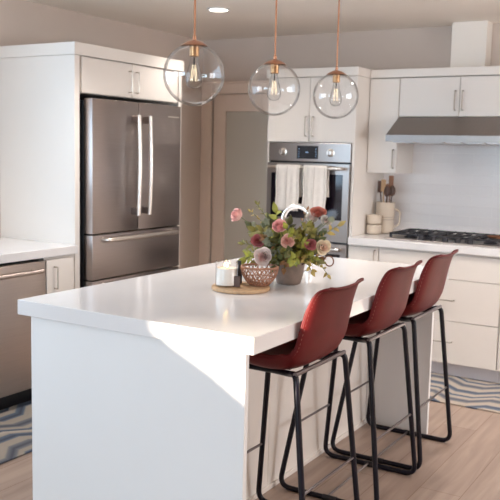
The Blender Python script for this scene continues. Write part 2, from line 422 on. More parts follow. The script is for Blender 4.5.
for z0, z1 in ((.690, .967), (.10, .682)):
    d = fdoor('freezer_drawer', f0, f1, z0, z1)
    zz = z1 - .030
    bm = bmesh.new()
    tube(bm, fillet([(FX, 3.79, zz), (FX + .052, 3.79, zz), (FX + .052, 4.50, zz), (FX, 4.50, zz)], .02, 6), .0150, 12)
    obj('handle', bm, M['handle'], d, smooth=True)
obj('toe_grille', bx(-3.60, -3.44, 3.72, 4.58, 0.0, .019), M['dark'], t)

# ------------------------------------------------------------------ left run: worktop, dishwasher, narrow cabinet
tag(obj('left_worktop', bx(XL + .002, -3.402, .6, 3.622, .862, .912, .003), M['quartz'], loc=(-3.74, 2.1, .862)),
    'white quartz worktop along the left wall, above the dishwasher', 'worktop')
t = thing('dishwasher', 'stainless dishwasher under the left worktop with a long bar handle', 'dishwasher', (-3.7, 3.06, 0))
obj('body', bx(-4.03, -3.452, 2.765, 3.355, .10, .850), M['dark'], t)
d = obj('door', bx(-3.450, -3.405, 2.768, 3.358, .112, .846, .006, seg=3), M['steel_warm'], t, smooth=True, angle=50)
bm = bmesh.new(); zz = .796
tube(bm, [(-3.355, 2.79, zz), (-3.355, 3.285, zz)], .0125, 12)
for y in (2.83, 3.25): box(bm, -3.405, -3.36, y - .01, y + .01, zz - .010, zz + .010, .002)
obj('handle', bm, M['steel_warm'], d, smooth=True)
obj('toe_kick', bx(-3.52, -3.505, 2.765, 3.355, 0.0, .10), M['dark'], t)
t = thing('narrow_base_cabinet', 'narrow white base cabinet between dishwasher and refrigerator surround', 'cabinet', (-3.7, 3.49, 0))
obj('body', bx(XL + .004, -3.432, 3.368, 3.620, .10, .860), M['white'], t)
obj('toe_kick', bx(-3.52, -3.50, 3.368, 3.620, 0.0, .10), M['white'], t)
d = obj('door', bx(-3.431, -3.412, 3.372, 3.590, .112, .842, .0015), M['white'], t)
pull('handle', (-3.412, 3.432, .672), (-3.412, 3.432, .800), (.03, 0, 0), d)
t = thing('left_base_cabinet', 'white base cabinet left of the dishwasher, out at the frame edge', 'cabinet', (-3.7, 1.7, 0))
obj('body', bx(XL + .004, -3.432, .62, 2.755, .10, .860), M['white'], t)
obj('toe_kick', bx(-3.52, -3.50, .62, 2.755, 0.0, .10), M['white'], t)
for a, b_ in ((.63, 1.33), (1.335, 2.04), (2.045, 2.75)):
    obj('door', bx(-3.431, -3.412, a, b_, .112, .842, .0015), M['white'], t)

# ------------------------------------------------------------------ oven tower
TF = 5.33; TX0, TX1 = -3.085, -2.368
t = thing('oven_tower_cabinet', 'tall white cabinet housing the wall ovens, two doors above', 'cabinet', (-2.73, 5.6, 0))
bm = bmesh.new()
box(bm, TX0, TX0 + .020, TF, YB - .002, 0, 2.046); box(bm, TX1 - .020, TX1, TF, YB - .002, 0, 2.046)
box(bm, TX0 + .020, TX1 - .020, TF + .02, YB - .002, 1.575, 2.046); box(bm, TX0 + .02, TX1 - .02, TF + .02, YB - .002, 0.10, .28)
box(bm, TX0 + .020, TX1 - .020, YB - .02, YB - .002, .28, 1.575)
obj('carcass', bm, M['white'], t)
obj('crown', bx(TX0 - .012, TX1 + .010, TF - .014, YB - .001, 2.047, 2.108, .002), M['white'], t)
for a, b_, hx in ((TX0 + .003, -2.738, -2.756), (-2.734, TX1 - .003, -2.700)):
    d = obj('door', bx(a, b_, TF - .002, TF + .018, 1.580, 2.042, .0015), M['white'], t)
    pull('handle', (hx, TF - .002, 1.622), (hx, TF - .002, 1.760), (0, -.03, 0), d)
obj('bottom_drawer', bx(TX0 + .022, TX1 - .022, TF, TF + .018, .115, .275, .0015), M['white'], t)

t = thing('double_oven', 'stainless built-in double wall oven with black display and two knobs', 'oven', (-2.73, 5.6, .285))
OX0, OX1 = TX0 + .022, -2.391
obj('body', bx(OX0, OX1, TF + .012, YB - .04, .285, 1.570), M['dark'], t)
cp = obj('control_panel', bx(OX0, OX1, TF - .012, TF + .010, 1.437, 1.572, .003), M['steel_oven'], t)
dsp = obj('display', bx(-2.824, -2.650, TF - .0145, TF - .0125, 1.456, 1.551, .001), M['display'], t)
obj('clock_glow', bx(-2.752, -2.730, TF - .0155, TF - .0148, 1.502, 1.506), M['digits'], dsp)
for xx in (-2.812, -2.672):
    bm = bmesh.new()
    for i in range(4): box(bm, xx, xx + .010, TF - .0155, TF - .0148, 1.470 + i * .019, 1.472 + i * .019)
    obj('display_marks', bm, M['digits'], dsp)

for kx in (-2.940, -2.548):
    bm = bmesh.new()
    pr = [(0, 0), (.030, 0), (.030, .006), (.022, .008), (.0205, .030), (.018, .034), (0, .034)]
    lathe(bm, pr, 0, 0, 28)
    bmesh.ops.rotate(bm, verts=bm.verts, matrix=Matrix.Rotation(PI / 2, 3, 'X'))
    bmesh.ops.translate(bm, verts=bm.verts, vec=(kx, TF - .012, 1.503))
    k = obj('knob', bm, M['handle'], t, smooth=True)
    obj('knob_grip', bx(kx - .004, kx + .004, TF - .054, TF - .044, 1.485, 1.521, .002), M['steel_oven'], k)
def oven_door(z0, z1, hz):
    bm = bmesh.new(); wx0, wx1, wz0, wz1 = OX0 + .035, OX1 - .048, z0 + .16 * (z1 - z0) / .57, z1 - .075
    box(bm, OX0, OX1, TF - .030, TF + .010, z0, wz0); box(bm, OX0, OX1, TF - .030, TF + .010, wz1, z1)
    box(bm, OX0, wx0, TF - .030, TF + .010, wz0, wz1); box(bm, wx1, OX1, TF - .030, TF + .010, wz0, wz1)
    d = obj('door', bm, M['steel_oven'], t)
    obj('door_window', bx(wx0, wx1, TF - .026, TF - .010, wz0, wz1), M['dglass'], d)
    bm = bmesh.new()
    tube(bm, [(OX0 + .035, TF - .080, hz), (OX1 - .035, TF - .080, hz)], .012, 14)
    for x in (OX0 + .055, OX1 - .055): box(bm, x - .012, x + .012, TF - .078, TF - .030, hz - .010, hz + .010, .003)
    obj('handle', bm, M['handle'], d, smooth=True)
oven_door(.862, 1.424, 1.392)
oven_door(.290, .848, .812)

# towels draped over the upper handle
def towel(name, x0, x1, zb, label):
    bm = bmesh.new(); hy, hz, r = TF - .080, 1.392, .016
    path = []
    for k in range(6): path.append((hy - r, zb + (hz - zb) * k / 6))
    for k in range(9):
        a = PI - PI * k / 8; path.append((hy + r * math.cos(a), hz + r * math.sin(a)))
    for k in range(1, 6): path.append((hy + r + .001, hz - (hz - zb - .06) * k / 6))
    n = 25
    def f(u, v):
        i = min(int(v * (len(path) - 1)), len(path) - 2); s = v * (len(path) - 1) - i
        y = path[i][0] * (1 - s) + path[i + 1][0] * s; z = path[i][1] * (1 - s) + path[i + 1][1] * s
        hang = max(0, (hz - z) / (hz - zb))
        x = x0 + (x1 - x0) * u
        fold = -.014 * (math.sin(PI * 2 * u - PI / 2) * .5 + .5) ** 0.6 - .004 * math.cos(8 * PI * u)
        if y < hy: y += fold * (0.35 + .65 * hang)
        x += .005 * math.sin(5 * z * 6 + u * 3) * hang * (u - .5) * 2
        return (x, y - (.002 if y < hy else -.0), z)
    grid(bm, f, n, 42)
    o = obj(name, bm, M['towel'], smooth=True, angle=180, loc=((x0 + x1) / 2, hy, zb)); solidify(o, .004, 1)
    tag(o, label, 'towel', 'towels on the upper oven handle')
    # woven stripes near the hem and along the fold
    bm = bmesh.new()
    for uu in (.09, .50, .91):
        def g(a, b_, uu=uu):
            p = f(uu + (a - .5) * .025, .02 + b_ * .36); return (p[0], p[1] - .0046, p[2])
        grid(bm, g, 2, 24)
    s = obj('stripe', bm, M['towel_stripe'], o, smooth=True); solidify(s, .0008, 0)
towel('kitchen_towel', -2.946, -2.752, 1.075, 'cream towel hanging on the left half of the oven handle')
towel('kitchen_towel', -2.722, -2.532, 1.085, 'cream towel hanging on the right half of the oven handle')

# ------------------------------------------------------------------ wall cabinets right of the tower
UF = 5.55
t = thing('narrow_wall_cabinet', 'narrow white wall cabinet between the oven tower and the hood', 'cabinet', (-2.25, 5.7, 1.365))
obj('body', bx(TX1 + .002, -2.137, UF + .019, YB - .013, 1.366, 2.044), M['white'], t)
d = obj('door', bx(TX1 + .006, -2.139, UF, UF + .018, 1.367, 2.040, .0015), M['white'], t)
pull('handle', (-2.160, UF, 1.405), (-2.160, UF, 1.535), (0, -.03, 0), d)
t = thing('hood_wall_cabinet', 'white two-door wall cabinet directly above the range hood', 'cabinet', (-1.70, 5.7, 1.77))
obj('body', bx(-2.135, -1.262, UF + .019, YB - .013, 1.772, 2.044), M['white'], t)
for a, b_, hx in ((-2.133, -1.702, -1.727), (-1.698, -1.264, -1.675)):
    d = obj('door', bx(a, b_, UF, UF + .018, 1.772, 2.040, .0015), M['white'], t)
    pull('handle', (hx, UF, 1.815), (hx, UF, 1.945), (0, -.03, 0), d)
t = thing('right_wall_cabinet', 'white wall cabinet right of the hood at the frame edge', 'cabinet', (-.8, 5.7, 1.37))
obj('body', bx(-1.260, -.2, UF + .019, YB - .013, 1.366, 2.044), M['white'], t)
for a, b_ in ((-1.258, -.732), (-.728, -.202)): obj('door', bx(a, b_, UF, UF + .018, 1.367, 2.040, .0015), M['white'], t)
struct('trim_2', bx(TX1 + .012, -.2, UF - .014, YB - .001, 2.047, 2.104, .002), M['white'])

# ------------------------------------------------------------------ hood
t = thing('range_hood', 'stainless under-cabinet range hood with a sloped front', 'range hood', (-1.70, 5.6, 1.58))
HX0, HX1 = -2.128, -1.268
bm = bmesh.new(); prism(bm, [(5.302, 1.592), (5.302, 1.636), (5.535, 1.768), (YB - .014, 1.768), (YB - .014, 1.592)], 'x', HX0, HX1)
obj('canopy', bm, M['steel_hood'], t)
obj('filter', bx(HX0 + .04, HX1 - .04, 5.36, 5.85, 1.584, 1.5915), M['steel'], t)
for x in (-1.93, -1.72, -1.60, -1.45):
    bm = bmesh.new(); lathe(bm, [(0, 0), (.010, 0), (.009, .008), (0, .008)], x, 5.325, 16, z0=1.5835); obj('button', bm, M['chrome'], t, smooth=True)

# ------------------------------------------------------------------ back run
BF = 5.285
tag(obj('back_worktop', bx(TX1 + .002, -.2, 5.262, YB - .013, .860, .912, .003), M['quartz'], loc=(-1.3, 5.55, .86)),
    'white quartz worktop on the back wall under the cooktop', 'worktop')
t = thing('door_base_cabinet', 'narrow white base cabinet beside the oven tower, left of the drawers', 'cabinet', (-2.25, 5.6, 0))
obj('body', bx(TX1 + .003, -2.138, BF + .019, YB - .014, .10, .858), M['white'], t)
obj('toe_kick', bx(TX1 + .003, -2.138, BF + .07, BF + .085, 0, .099), M['kick'], t)
d = obj('door', bx(TX1 + .005, -2.139, BF, BF + .018, .108, .845, .0015), M['white'], t)
pull('handle', (-2.160, BF, .700), (-2.160, BF, .832), (0, -.03, 0), d)
t = thing('drawer_base_cabinet', 'white three-drawer base cabinet under the cooktop, behind the far stool', 'cabinet', (-1.70, 5.6, 0))
obj('body', bx(-2.135, -1.279, BF + .019, YB - .014, .10, .858), M['white'], t)
obj('toe_kick', bx(-2.135, -1.279, BF + .07, BF + .085, 0, .099), M['kick'], t)
for z0, z1, hz in ((.682, .845, .80), (.398, .678, .540), (.106, .394, .256)):
    d = obj('drawer', bx(-2.132, -1.282, BF, BF + .018, z0, z1, .0015), M['white'], t)
    if hz < .7: pull('handle', (-1.80, BF, hz), (-1.583, BF, hz), (0, -.03, 0), d)
t = thing('right_base_cabinet', 'white base cabinet right of the drawer unit at the frame edge', 'cabinet', (-.75, 5.6, 0))
obj('body', bx(-1.276, -.2, BF + .019, YB - .014, .10, .858), M['white'], t)
obj('toe_kick', bx(-1.276, -.2, BF + .07, BF + .085, 0, .099), M['kick'], t)
for a, b_ in ((-1.274, -.742), (-.738, -.204)): obj('door', bx(a, b_, BF, BF + .018, .106, .845, .0015), M['white'], t)

# ------------------------------------------------------------------ cooktop
t = thing('gas_cooktop', 'black gas cooktop with cast iron grates on the back worktop', 'cooktop', (-1.69, 5.6, .912))
obj('base_plate', bx(-2.12, -1.26, 5.335, 5.83, .9125, .922, .004), M['steel_oven'], t)
burn = [(-1.97, 5.46), (-1.97, 5.71), (-1.69, 5.60), (-1.41, 5.46), (-1.41, 5.71)]
for (x, y) in burn:
    bm = bmesh.new(); lathe(bm, [(0, 0), (.045, 0), (.045, .010), (.030, .013), (.030, .020), (0, .022)], x, y, 20, z0=.922)
    obj('burner', bm, M['iron'], t, smooth=True)
for i in range(3):
    x0 = -2.105 + i * .281; x1 = x0 + .275; y0, y1 = 5.395, 5.815; z = .955
    bm = bmesh.new()
    w = .008
    for (a, b_, c, d_) in ((x0, x1, y0, y0 + w * 2), (x0, x1, y1 - 2 * w, y1), (x0, x0 + 2 * w, y0, y1), (x1 - 2 * w, x1, y0, y1), (x0, x1, (y0 + y1) / 2 - w, (y0 + y1) / 2 + w)):
        box(bm, a, b_, c, d_, z - .012, z, .002)
    for k in (1, 2, 3):
        xx = x0 + (x1 - x0) * k / 4; box(bm, xx - w / 2, xx + w / 2, y0, y1, z - .010, z + .003, .001)
    for xx in (x0 + w, x1 - w):
        for yy in (y0 + w, y1 - w): box(bm, xx - w, xx + w, yy - w, yy + w, .922, z - .006)
    obj('grate', bm, M['iron'], t)
for i in range(5):
    x = -1.86 + i * .085
    bm = bmesh.new(); lathe(bm, [(0, 0), (.021, 0), (.019, .026), (.016, .029), (0, .029)], x, 5.363, 20, z0=.922)
    obj('knob', bm, M['iron'], t, smooth=True)
bm = bmesh.new(); lathe(bm, [(0, 0), (.05, 0), (.062, .012), (.060, .014), (.047, .004), (0, .003)], 0, 0, 24)
bmesh.ops.scale(bm, vec=(1.0, .7, 1), verts=bm.verts); bmesh.ops.translate(bm, verts=bm.verts, vec=(-1.385, 5.50, .9590))
tag(obj('copper_oval', bm, M['copper'], smooth=True, loc=(-1.385, 5.50, .959)), 'small shallow copper oval on the right cooktop grate', 'dish')  # copper-coloured oval, a stand-in for a coppery spot on the cooktop

# ------------------------------------------------------------------ utensil pitcher, utensils, canisters
px, py = -2.274, 5.725
t = thing('utensil_pitcher', 'cream stoneware pitcher with a side handle holding cooking utensils', 'pitcher', (px, py, .912))
bm = bmesh.new(); lathe(bm, [(0, 0), (.060, 0), (.066, .006), (.069, .05), (.069, .216), (.072, .234), (.067, .234), (.064, .216), (.064, .012), (0, .010)], px, py, 36, z0=.913)
obj('body', bm, M['ceramic'], t, smooth=True)
bm = bmesh.new(); tube(bm, fillet([(px + .06, py, .913 + .19), (px + .115, py, .913 + .175), (px + .115, py, .913 + .07), (px + .06, py, .913 + .045)], .04, 8), .007, 10)
obj('handle', bm, M['ceramic'], t, smooth=True)
bm = bmesh.new()
for z in (.104, .122): lathe(bm, [(.0688, z), (.0697, z), (.0697, z + .003), (.0688, z + .003)], px, py, 36, z0=.913, close=True)
obj('glaze_line', bm, M['ceramic_line'], t)
def utensil(name, dx, dy, topx, topy, zt, m, kind, label):
    bm = bmesh.new(); b0 = Vector((px + dx, py + dy, .930)); tp = Vector((topx, topy, zt))
    dirn = (tp - b0).normalized(); hl = .085
    tube(bm, [b0, b0 + (tp - b0) * .5, tp - dirn * hl * .6], .0055, 8)
    c = tp - dirn * hl * .5
    if kind == 'spoon':
        r = bmesh.ops.create_icosphere(bm, subdivisions=2, radius=1); vs = r['verts']
        for v in vs: v.co = Vector((v.co.x * .026, v.co.y * .008 - .004 * (1 - v.co.x ** 2), v.co.z * hl * .5)) + c
    else:
        box(bm, c.x - .019, c.x + .019, c.y - .003, c.y + .003, c.z - hl * .55, c.z + hl * .5, .0028)
    o = obj(name, bm, m, smooth=True, loc=tuple(b0)); tag(o, label, 'utensil', 'utensils in the cream pitcher')
utensil('wooden_spatula', -.01, 0, px - .052, py - .01, 1.305, M['wood_d'], 'flat', 'dark flat spatula, leftmost in the cream pitcher')
utensil('wooden_spatula', 0, -.015, px - .018, py - .02, 1.315, M['wood_l'], 'flat', 'pale wooden spatula standing second from left in the pitcher')
utensil('wooden_spoon', 0, .015, px + .004, py + .015, 1.285, M['wood_m'], 'spoon', 'mid-brown wooden spoon in the middle of the pitcher')
utensil('wooden_spoon', 0, -.02, px + .020, py - .025, 1.270, M['wood_d'], 'spoon', 'dark round wooden spoon at the front right of the pitcher')
utensil('wooden_spatula', .01, 0.01, px + .035, py + .01, 1.345, M['wood_m'], 'flat', 'reddish brown wooden paddle, tallest in the pitcher')
utensil('wooden_spoon', .02, 0, px + .055, py - .005, 1.275, M['wood_d'], 'spoon', 'dark wooden ladle leaning rightmost in the pitcher')
cx, cy = -2.306, 5.595
for i, lab in enumerate(('lower of two stacked cream bowls in front of the pitcher', 'upper of two stacked cream bowls in front of the pitcher')):
    z0 = .913 + i * .0735
    bm = bmesh.new(); lathe(bm, [(0, 0), (.044, 0), (.053, .010), (.0545, .030), (.0535, .056), (.0555, .064), (.053, .070), (.048, .070), (.047, .012), (0, .010)], cx, cy, 32, z0=z0)
    tag(obj('ramekin', bm, M['ceramic'], smooth=True, loc=(cx, cy, z0)), lab, 'bowl', 'stacked cream bowls')

# ------------------------------------------------------------------ rugs
bm = bx(-2.35, -.30, 4.725, 5.352, .0005, .010, .003)
tag(obj('runner_rug', bm, rug_mat('x', .39), loc=(0, 5.04, 0)), 'blue and cream zigzag runner rug in front of the drawer cabinet', 'rug')
bm = bx(-3.49, -2.888, 1.2, 3.60, .0005, .010, .003)
tag(obj('runner_rug', bm, rug_mat('y', .12, .72), loc=(-3.10, 2.4, 0)), 'dark blue zigzag runner rug in front of the dishwasher', 'rug')

# ------------------------------------------------------------------ pendants
PX = -1.80
def pendant():
    gz = 0.0; R = .1165
    t = thing('globe_pendant', 'x', 'pendant light', (0, 0, 0), 'globe pendants over the island')
    bm = bmesh.new(); n = 20; pr = []
    a0 = math.radians(17)
    for k in range(n + 1):
        a = a0 + (PI - a0) * k / n; pr.append((R * math.sin(a) if k < n else 0, R * math.cos(a)))
    Ri = R - .0016
    for k in range(n, -1, -1):
        a = a0 + (PI - a0) * k / n; pr.append((Ri * math.sin(a) if k < n else 0, Ri * math.cos(a)))
    lathe(bm, pr[:n + 1] + pr[n + 1:], 0, 0, 48, close=True)
    obj('globe', bm, M['globe'], t, smooth=True, angle=60)
    zt = R * math.cos(a0)
    bm = bmesh.new(); lathe(bm, [(0.0, zt + .017), (.010, zt + .0165), (.024, zt + .012), (.044, zt + .001), (.0525, zt - .006), (.050, zt - .006), (.024, zt + .006), (0, zt + .008)], 0, 0, 40)
    obj('cap', bm, M['copper'], t, smooth=True)
    bm = bmesh.new(); lathe(bm, [(0, zt + .006), (.0185, zt + .004), (.0185, zt - .042), (.0155, zt - .045), (0, zt - .045)], 0, 0, 28)
    obj('socket', bm, M['socket'], t, smooth=True)
    bm = bmesh.new(); lathe(bm, [(0, zt + .016), (.0075, zt + .0165), (.0075, zt + .032), (.0042, zt + .036), (.0042, 2.44 - 1.78 - .02), (0, 2.44 - 1.78 - .02)], 0, 0, 16)
    obj('rod', bm, M['copper'], t, smooth=True)
    bm = bmesh.new(); zc = 2.44 - 1.78; lathe(bm, [(0, zc - .026), (.055, zc - .024), (.062, zc - .018), (.062, zc + .0), (0, zc + .0)], 0, 0, 32)
    obj('ceiling_canopy', bm, M['copper'], t, smooth=True)
    bt = zt - .045
    bm = bmesh.new()
    prof = [(.013, 0), (.0145, -.008), (.0195, -.032), (.0275, -.064), (.0315, -.084), (.0285, -.102), (.018, -.114), (0, -.118)]
    lathe(bm, [(r, bt + z) for r, z in prof] + [(max(0, r - .0008), bt + z + .0008) for r, z in prof[::-1]], 0, 0, 28, close=True)
    b_ = obj('bulb', bm, M['bulb'], t, smooth=True, angle=180)
    bm = bmesh.new()
    for k in range(6):
        a0_, a1_ = 2 * PI * k / 6, 2 * PI * (k + .5) / 6
        tube(bm, [(.007 * math.cos(a0_), .007 * math.sin(a0_), bt - .030), (.013 * math.cos(a1_), .013 * math.sin(a1_), bt - .090)], .0006, 5)
    obj('filament', bm, M['filament'], b_)
    bm = bmesh.new(); tube(bm, [(0, 0, bt), (0, 0, bt - .045)], .0028, 8); obj('bulb_stem', bm, M['bulb'], b_, smooth=True)
    return t
P0 = pendant()
P0.location = (PX, 2.543, 1.782); P0['label'] = 'clear glass globe pendant nearest the camera, leftmost and largest of three'
copy_thing(P0, (PX, 3.156, 1.776), 'middle clear glass globe pendant of the three over the island')
copy_thing(P0, (PX, 3.790, 1.790), 'clear glass globe pendant farthest right, in front of the oven tower doors')
for o in list(C.objects):           # the rods end at the ceiling whatever the small difference in globe height
    if o.name.startswith('ceiling_canopy'): o.location.z = 1.78 - o.parent.location.z

t = thing('recessed_downlight', 'round lit recessed ceiling light above the refrigerator', 'ceiling light', (-3.085, 4.63, ZC))
bm = bmesh.new(); lathe(bm, [(.062, -.001), (.078, -.001), (.078, -.006), (.064, -.010), (.062, -.006)], -3.085, 4.63, 40, z0=ZC, close=True); obj('trim_ring', bm, M['island'], t, smooth=True)
bm = bmesh.new(); lathe(bm, [(0, -.001), (.062, -.001), (.062, -.004), (0, -.004)], -3.085, 4.63, 40, z0=ZC); obj('diffuser', bm, M['lamp'], t)

# ------------------------------------------------------------------ bar stools
def lerp(a, b_, s): return a + (b_ - a) * s
PROF = [(-1.595, .690), (-1.589, .718), (-1.555, .730), (-1.495, .726), (-1.425, .720), (-1.370, .720), (-1.318, .730), (-1.278, .756), (-1.256, .800), (-1.243, .850), (-1.230, .908), (-1.217, .962), (-1.204, 1.002), (-1.194, 1.018), (-1.180, 1.026)]
def prof(v):
    n = len(PROF) - 1; f = v * n; i = max(0, min(int(f), n - 1)); s = f - i
    P = [PROF[max(0, min(n, i + k))] for k in (-1, 0, 1, 2)]
    def cr(a, b_, c, d): return .5 * ((2 * b_) + (-a + c) * s + (2 * a - 5 * b_ + 4 * c - d) * s * s + (-a + 3 * b_ - 3 * c + d) * s ** 3)
    return cr(*[p[0] for p in P]), cr(*[p[1] for p in P])
def shell(u, v, off=0.0):
    """u -1..1 across, v 0..1 from front lip to top of back"""
    x, z = prof(v)
    x2, z2 = prof(min(1, v + .01)); x1, z1 = prof(max(0, v - .01))
    tx, tz = x2 - x1, z2 - z1; L = math.hypot(tx, tz); nx, nz = -tz / L, tx / L          # towards the sitter
    # half width along the profile
    w = .206
    if v < .12: w -= .030 * (1 - v / .12) ** 2
    if v > .52: w -= .046 * ((v - .52) / .48) ** 1.25
    if v > .90: w -= .018 * ((v - .90) / .10) ** 3
    au = abs(u)
    q = min(1, max(0, (v - .44) / .16)); q = q * q * (3 - 2 * q)
    side = .062 * (1 - q) + .031 * q
    if v < .12: side *= .55 + .45 * v / .12
    if v > .75: side *= 1 - .45 * (v - .75) / .25
    lift = side * au ** (5.0 - 2.6 * min(1, max(0, (v - .25) / .3)))
    y = math.copysign(w * (math.sin(au * PI / 2 * .93) / math.sin(PI / 2 * .93)), u)
    dz = 0
    if v > .78: dz = ((v - .78) / .22) * (.004 * au ** 2 - .014 * au ** 8)
    return (x + nx * (lift + off), y, z + nz * (lift + off) + dz)
def stool():
    t = thing('bar_stool', 'x', 'bar stool', (0, 0, 0), 'leather bar stools along the island')
    bm = bmesh.new()
    grid(bm, lambda a, b_: shell(a * 2 - 1, b_), 31, 45)
    s = obj('seat_shell', bm, M['leather'], t, smooth=True, angle=180); solidify(s, .009, 0)
    # rolled rim round the edge
    rim = [shell(-1, k / 40) for k in range(41)] + [shell(-1 + 2 * k / 24, 1) for k in range(1, 25)] + [shell(1, 1 - k / 40) for k in range(1, 41)] + [shell(1 - 2 * k / 24, 0) for k in range(1, 24)]
    bm = bmesh.new(); tube(bm, rim, .0052, 8, closed=True)
    obj('rolled_edge', bm, M['leather'], s, smooth=True, angle=180)
    for sgn in (-1, 1):
        bm = bmesh.new()
        for k in range(26):
            v = .40 + .56 * k / 26
            p = Vector(shell(.93 * sgn, v, -.0055)); q = Vector(shell(.93 * sgn, v + .010, -.0055)); tube(bm, [p, q], .0006, 5)
        obj('stitching', bm, M['stitch'], s)
    # sled loops
    r = .0115
    for sg in (-1, 1):
        yt, yb = .203 * sg, .232 * sg; yi = .130 * sg
        bm = bmesh.new()
        pts = [(-1.572, yi, .708), (-1.400, yi, .708), (-1.330, yi * 1.12, .710), (-1.276, yt, .730), (-1.196, yb, r), (-1.668, yb, r)]
        tube(bm, fillet(pts, .055, 8, closed=True), r, 12, closed=True)
        obj('sled_leg', bm, M['frame'], t, smooth=True, angle=180)
        bm = bmesh.new(); tube(bm, [(-1.45, yb, r), (-1.385, yb, r)], r + .0022, 12)
        obj('floor_glide', bm, M['dark'], t, smooth=True)
    def yz(z): return lerp(.232, .203, z / .73)
    def yf(z): return lerp(.232, .130, z / .708)
    bm = bmesh.new(); tube(bm, [(-1.279, -.205, .728), (-1.279, .205, .728)], .0085, 10); obj('seat_rail', bm, M['rung'], t, smooth=True)
    bm = bmesh.new(); tube(bm, [(-1.520, -.130, .708), (-1.520, .130, .708)], .0075, 10); obj('seat_rail', bm, M['frame'], t, smooth=True)
    z = .285; y = yf(z); x = lerp(-1.668, -1.575, z / .70)
    bm = bmesh.new(); tube(bm, [(x, -y, z), (x, y, z)], .0055, 10); obj('footrest', bm, M['rung'], t, smooth=True)
    z = .305; y = yz(z); x = lerp(-1.196, -1.272, z / .72)
    bm = bmesh.new(); tube(bm, [(x, -y, z), (x, y, z)], .0055, 10); obj('back_rung', bm, M['rung'], t, smooth=True)
    bm = bmesh.new(); tube(bm, [(-1.432, -.232, .016), (-1.432, .232, .016)], .0055, 10); obj('floor_rung', bm, M['rung'], t, smooth=True)
    # brackets joining shell and rails
    for yy in (-.08, .08): obj('seat_bracket', bx(-1.525, -1.36, yy - .012, yy + .012, .708, .713), M['frame'], t)
    return t
S0 = stool()
# re-centre: local frame has the stool at its true x, y measured from its own centre line
S0.location = (0, 2.648, 0); S0['label'] = 'oxblood leather bar stool nearest the camera, sunlight on its left rim'
copy_thing(S0, (0, 3.300, 0), 'middle oxblood leather bar stool, between the other two along the island')
copy_thing(S0, (0, 3.835, 0), 'oxblood leather bar stool farthest away, beside the zigzag runner')

# ------------------------------------------------------------------ tray, candle, basket, box
bx0, by0 = -1.795, 2.905
bm = bmesh.new(); lathe(bm, [(0, 0), (.120, 0), (.125, .004), (.125, .013), (.121, .017), (0, .017)], bx0, by0, 56, z0=.9125)
tag(obj('serving_board', bm, M['wood_l'], smooth=True, loc=(bx0, by0, .9125)), 'round pale wooden board under the candle and basket', 'board')
zt = .9300
cx, cy = -1.841, 2.862
t = thing('jar_candle', 'lit cream candle in a clear glass jar on the wooden board', 'candle', (cx, cy, zt))
bm = bmesh.new(); lathe(bm, [(0, 0), (.044, 0), (.0475, .004), (.0475, .108), (.0455, .108), (.0455, .006), (0, .006)], cx, cy, 40, z0=zt)
obj('glass_jar', bm, M['globe'], t, smooth=True)
bm = bmesh.new(); lathe(bm, [(0, .0065), (.0445, .0065), (.0447, .078), (.040, .075), (0, .074)], cx, cy, 40, z0=zt)
obj('wax', bm, M['wax'], t, smooth=True)
bm = bmesh.new()
lathe(bm, [(0, .080), (.003, .083), (.0035, .088), (.0015, .097), (0, .101)], cx + .008, cy - .006, 12, z0=zt); lathe(bm, [(0, .080), (.003, .083), (.0035, .088), (.0015, .095), (0, .099)], cx - .012, cy + .004, 12, z0=zt)
obj('flame', bm, M['flame'], t, smooth=True)
bm = bmesh.new()
tube(bm, [(cx + .008, cy - .006, zt + .070), (cx + .008, cy - .006, zt + .084)], .0008, 6); tube(bm, [(cx - .012, cy + .004, zt + .070), (cx - .012, cy + .004, zt + .084)], .0008, 6)
obj('wick', bm, M['dark'], t)

kx, ky = -1.737, 2.962
t = thing('twig_basket', 'small copper-brown woven twig basket on the board, right of the candle', 'basket', (kx, ky, zt))
def bowlR(h): return lerp(.040, .079, math.sin(min(1, h / .075) * PI / 2) ** .8)
for sg in (-1, 1):
    bm = bmesh.new()
    for k in range(24):
        a = 2 * PI * k / 24; pts = []
        for j in range(9):
            h = .075 * j / 8; aa = a + sg * .75 * j / 8 + random.uniform(-.04, .04); rr = bowlR(h) + (.0018 if (j % 2) ^ (sg > 0) else -.0018)
            pts.append((kx + rr * math.cos(aa), ky + rr * math.sin(aa), zt + .004 + h))
        tube(bm, pts, .0021, 6)
    obj('weave', bm, M['twig'], t, smooth=True, angle=180)
bm = bmesh.new()
for h, rr_ in ((0.0, .040), (.03, bowlR(.03)), (.075, .079), (.079, .0785)):
    tube(bm, [(kx + (rr_ + random.uniform(-.0015, .0015)) * math.cos(2 * PI * k / 32), ky + rr_ * math.sin(2 * PI * k / 32), zt + .004 + h + random.uniform(-.001, .001)) for k in range(32)], .0026, 6, closed=True)
lathe(bm, [(0, .001), (.041, .001), (.041, .004), (0, .004)], kx, ky, 24, z0=zt)
obj('rim', bm, M['twig'], t, smooth=True)
# dark matchbox and a black stoppered bottle between candle and basket
gx, gy = -1.786, 2.935
bm = bx(-.016, .016, -.006, .006, 0, .046, .001); bmesh.ops.rotate(bm, verts=bm.verts, matrix=Matrix.Rotation(.35, 3, 'Z')); bmesh.ops.translate(bm, verts=bm.verts, vec=(-1.790, 2.862, zt + .0005))
tag(obj('matchbox', bm, M['wood_d'], loc=(-1.790, 2.862, zt)), 'small dark brown matchbox standing between candle and basket', 'box')
bm = bmesh.new(); lathe(bm, [(0, 0), (.012, 0), (.013, .004), (.013, .055), (.006, .068), (.006, .080), (.008, .081), (.008, .098), (0, .099)], -1.835, 2.955, 18, z0=zt + .0005)
tag(obj('glass_bottle', bm, M['dark'], smooth=True, loc=(-1.835, 2.955, zt)), 'slim dark bottle on the board behind the basket', 'bottle')

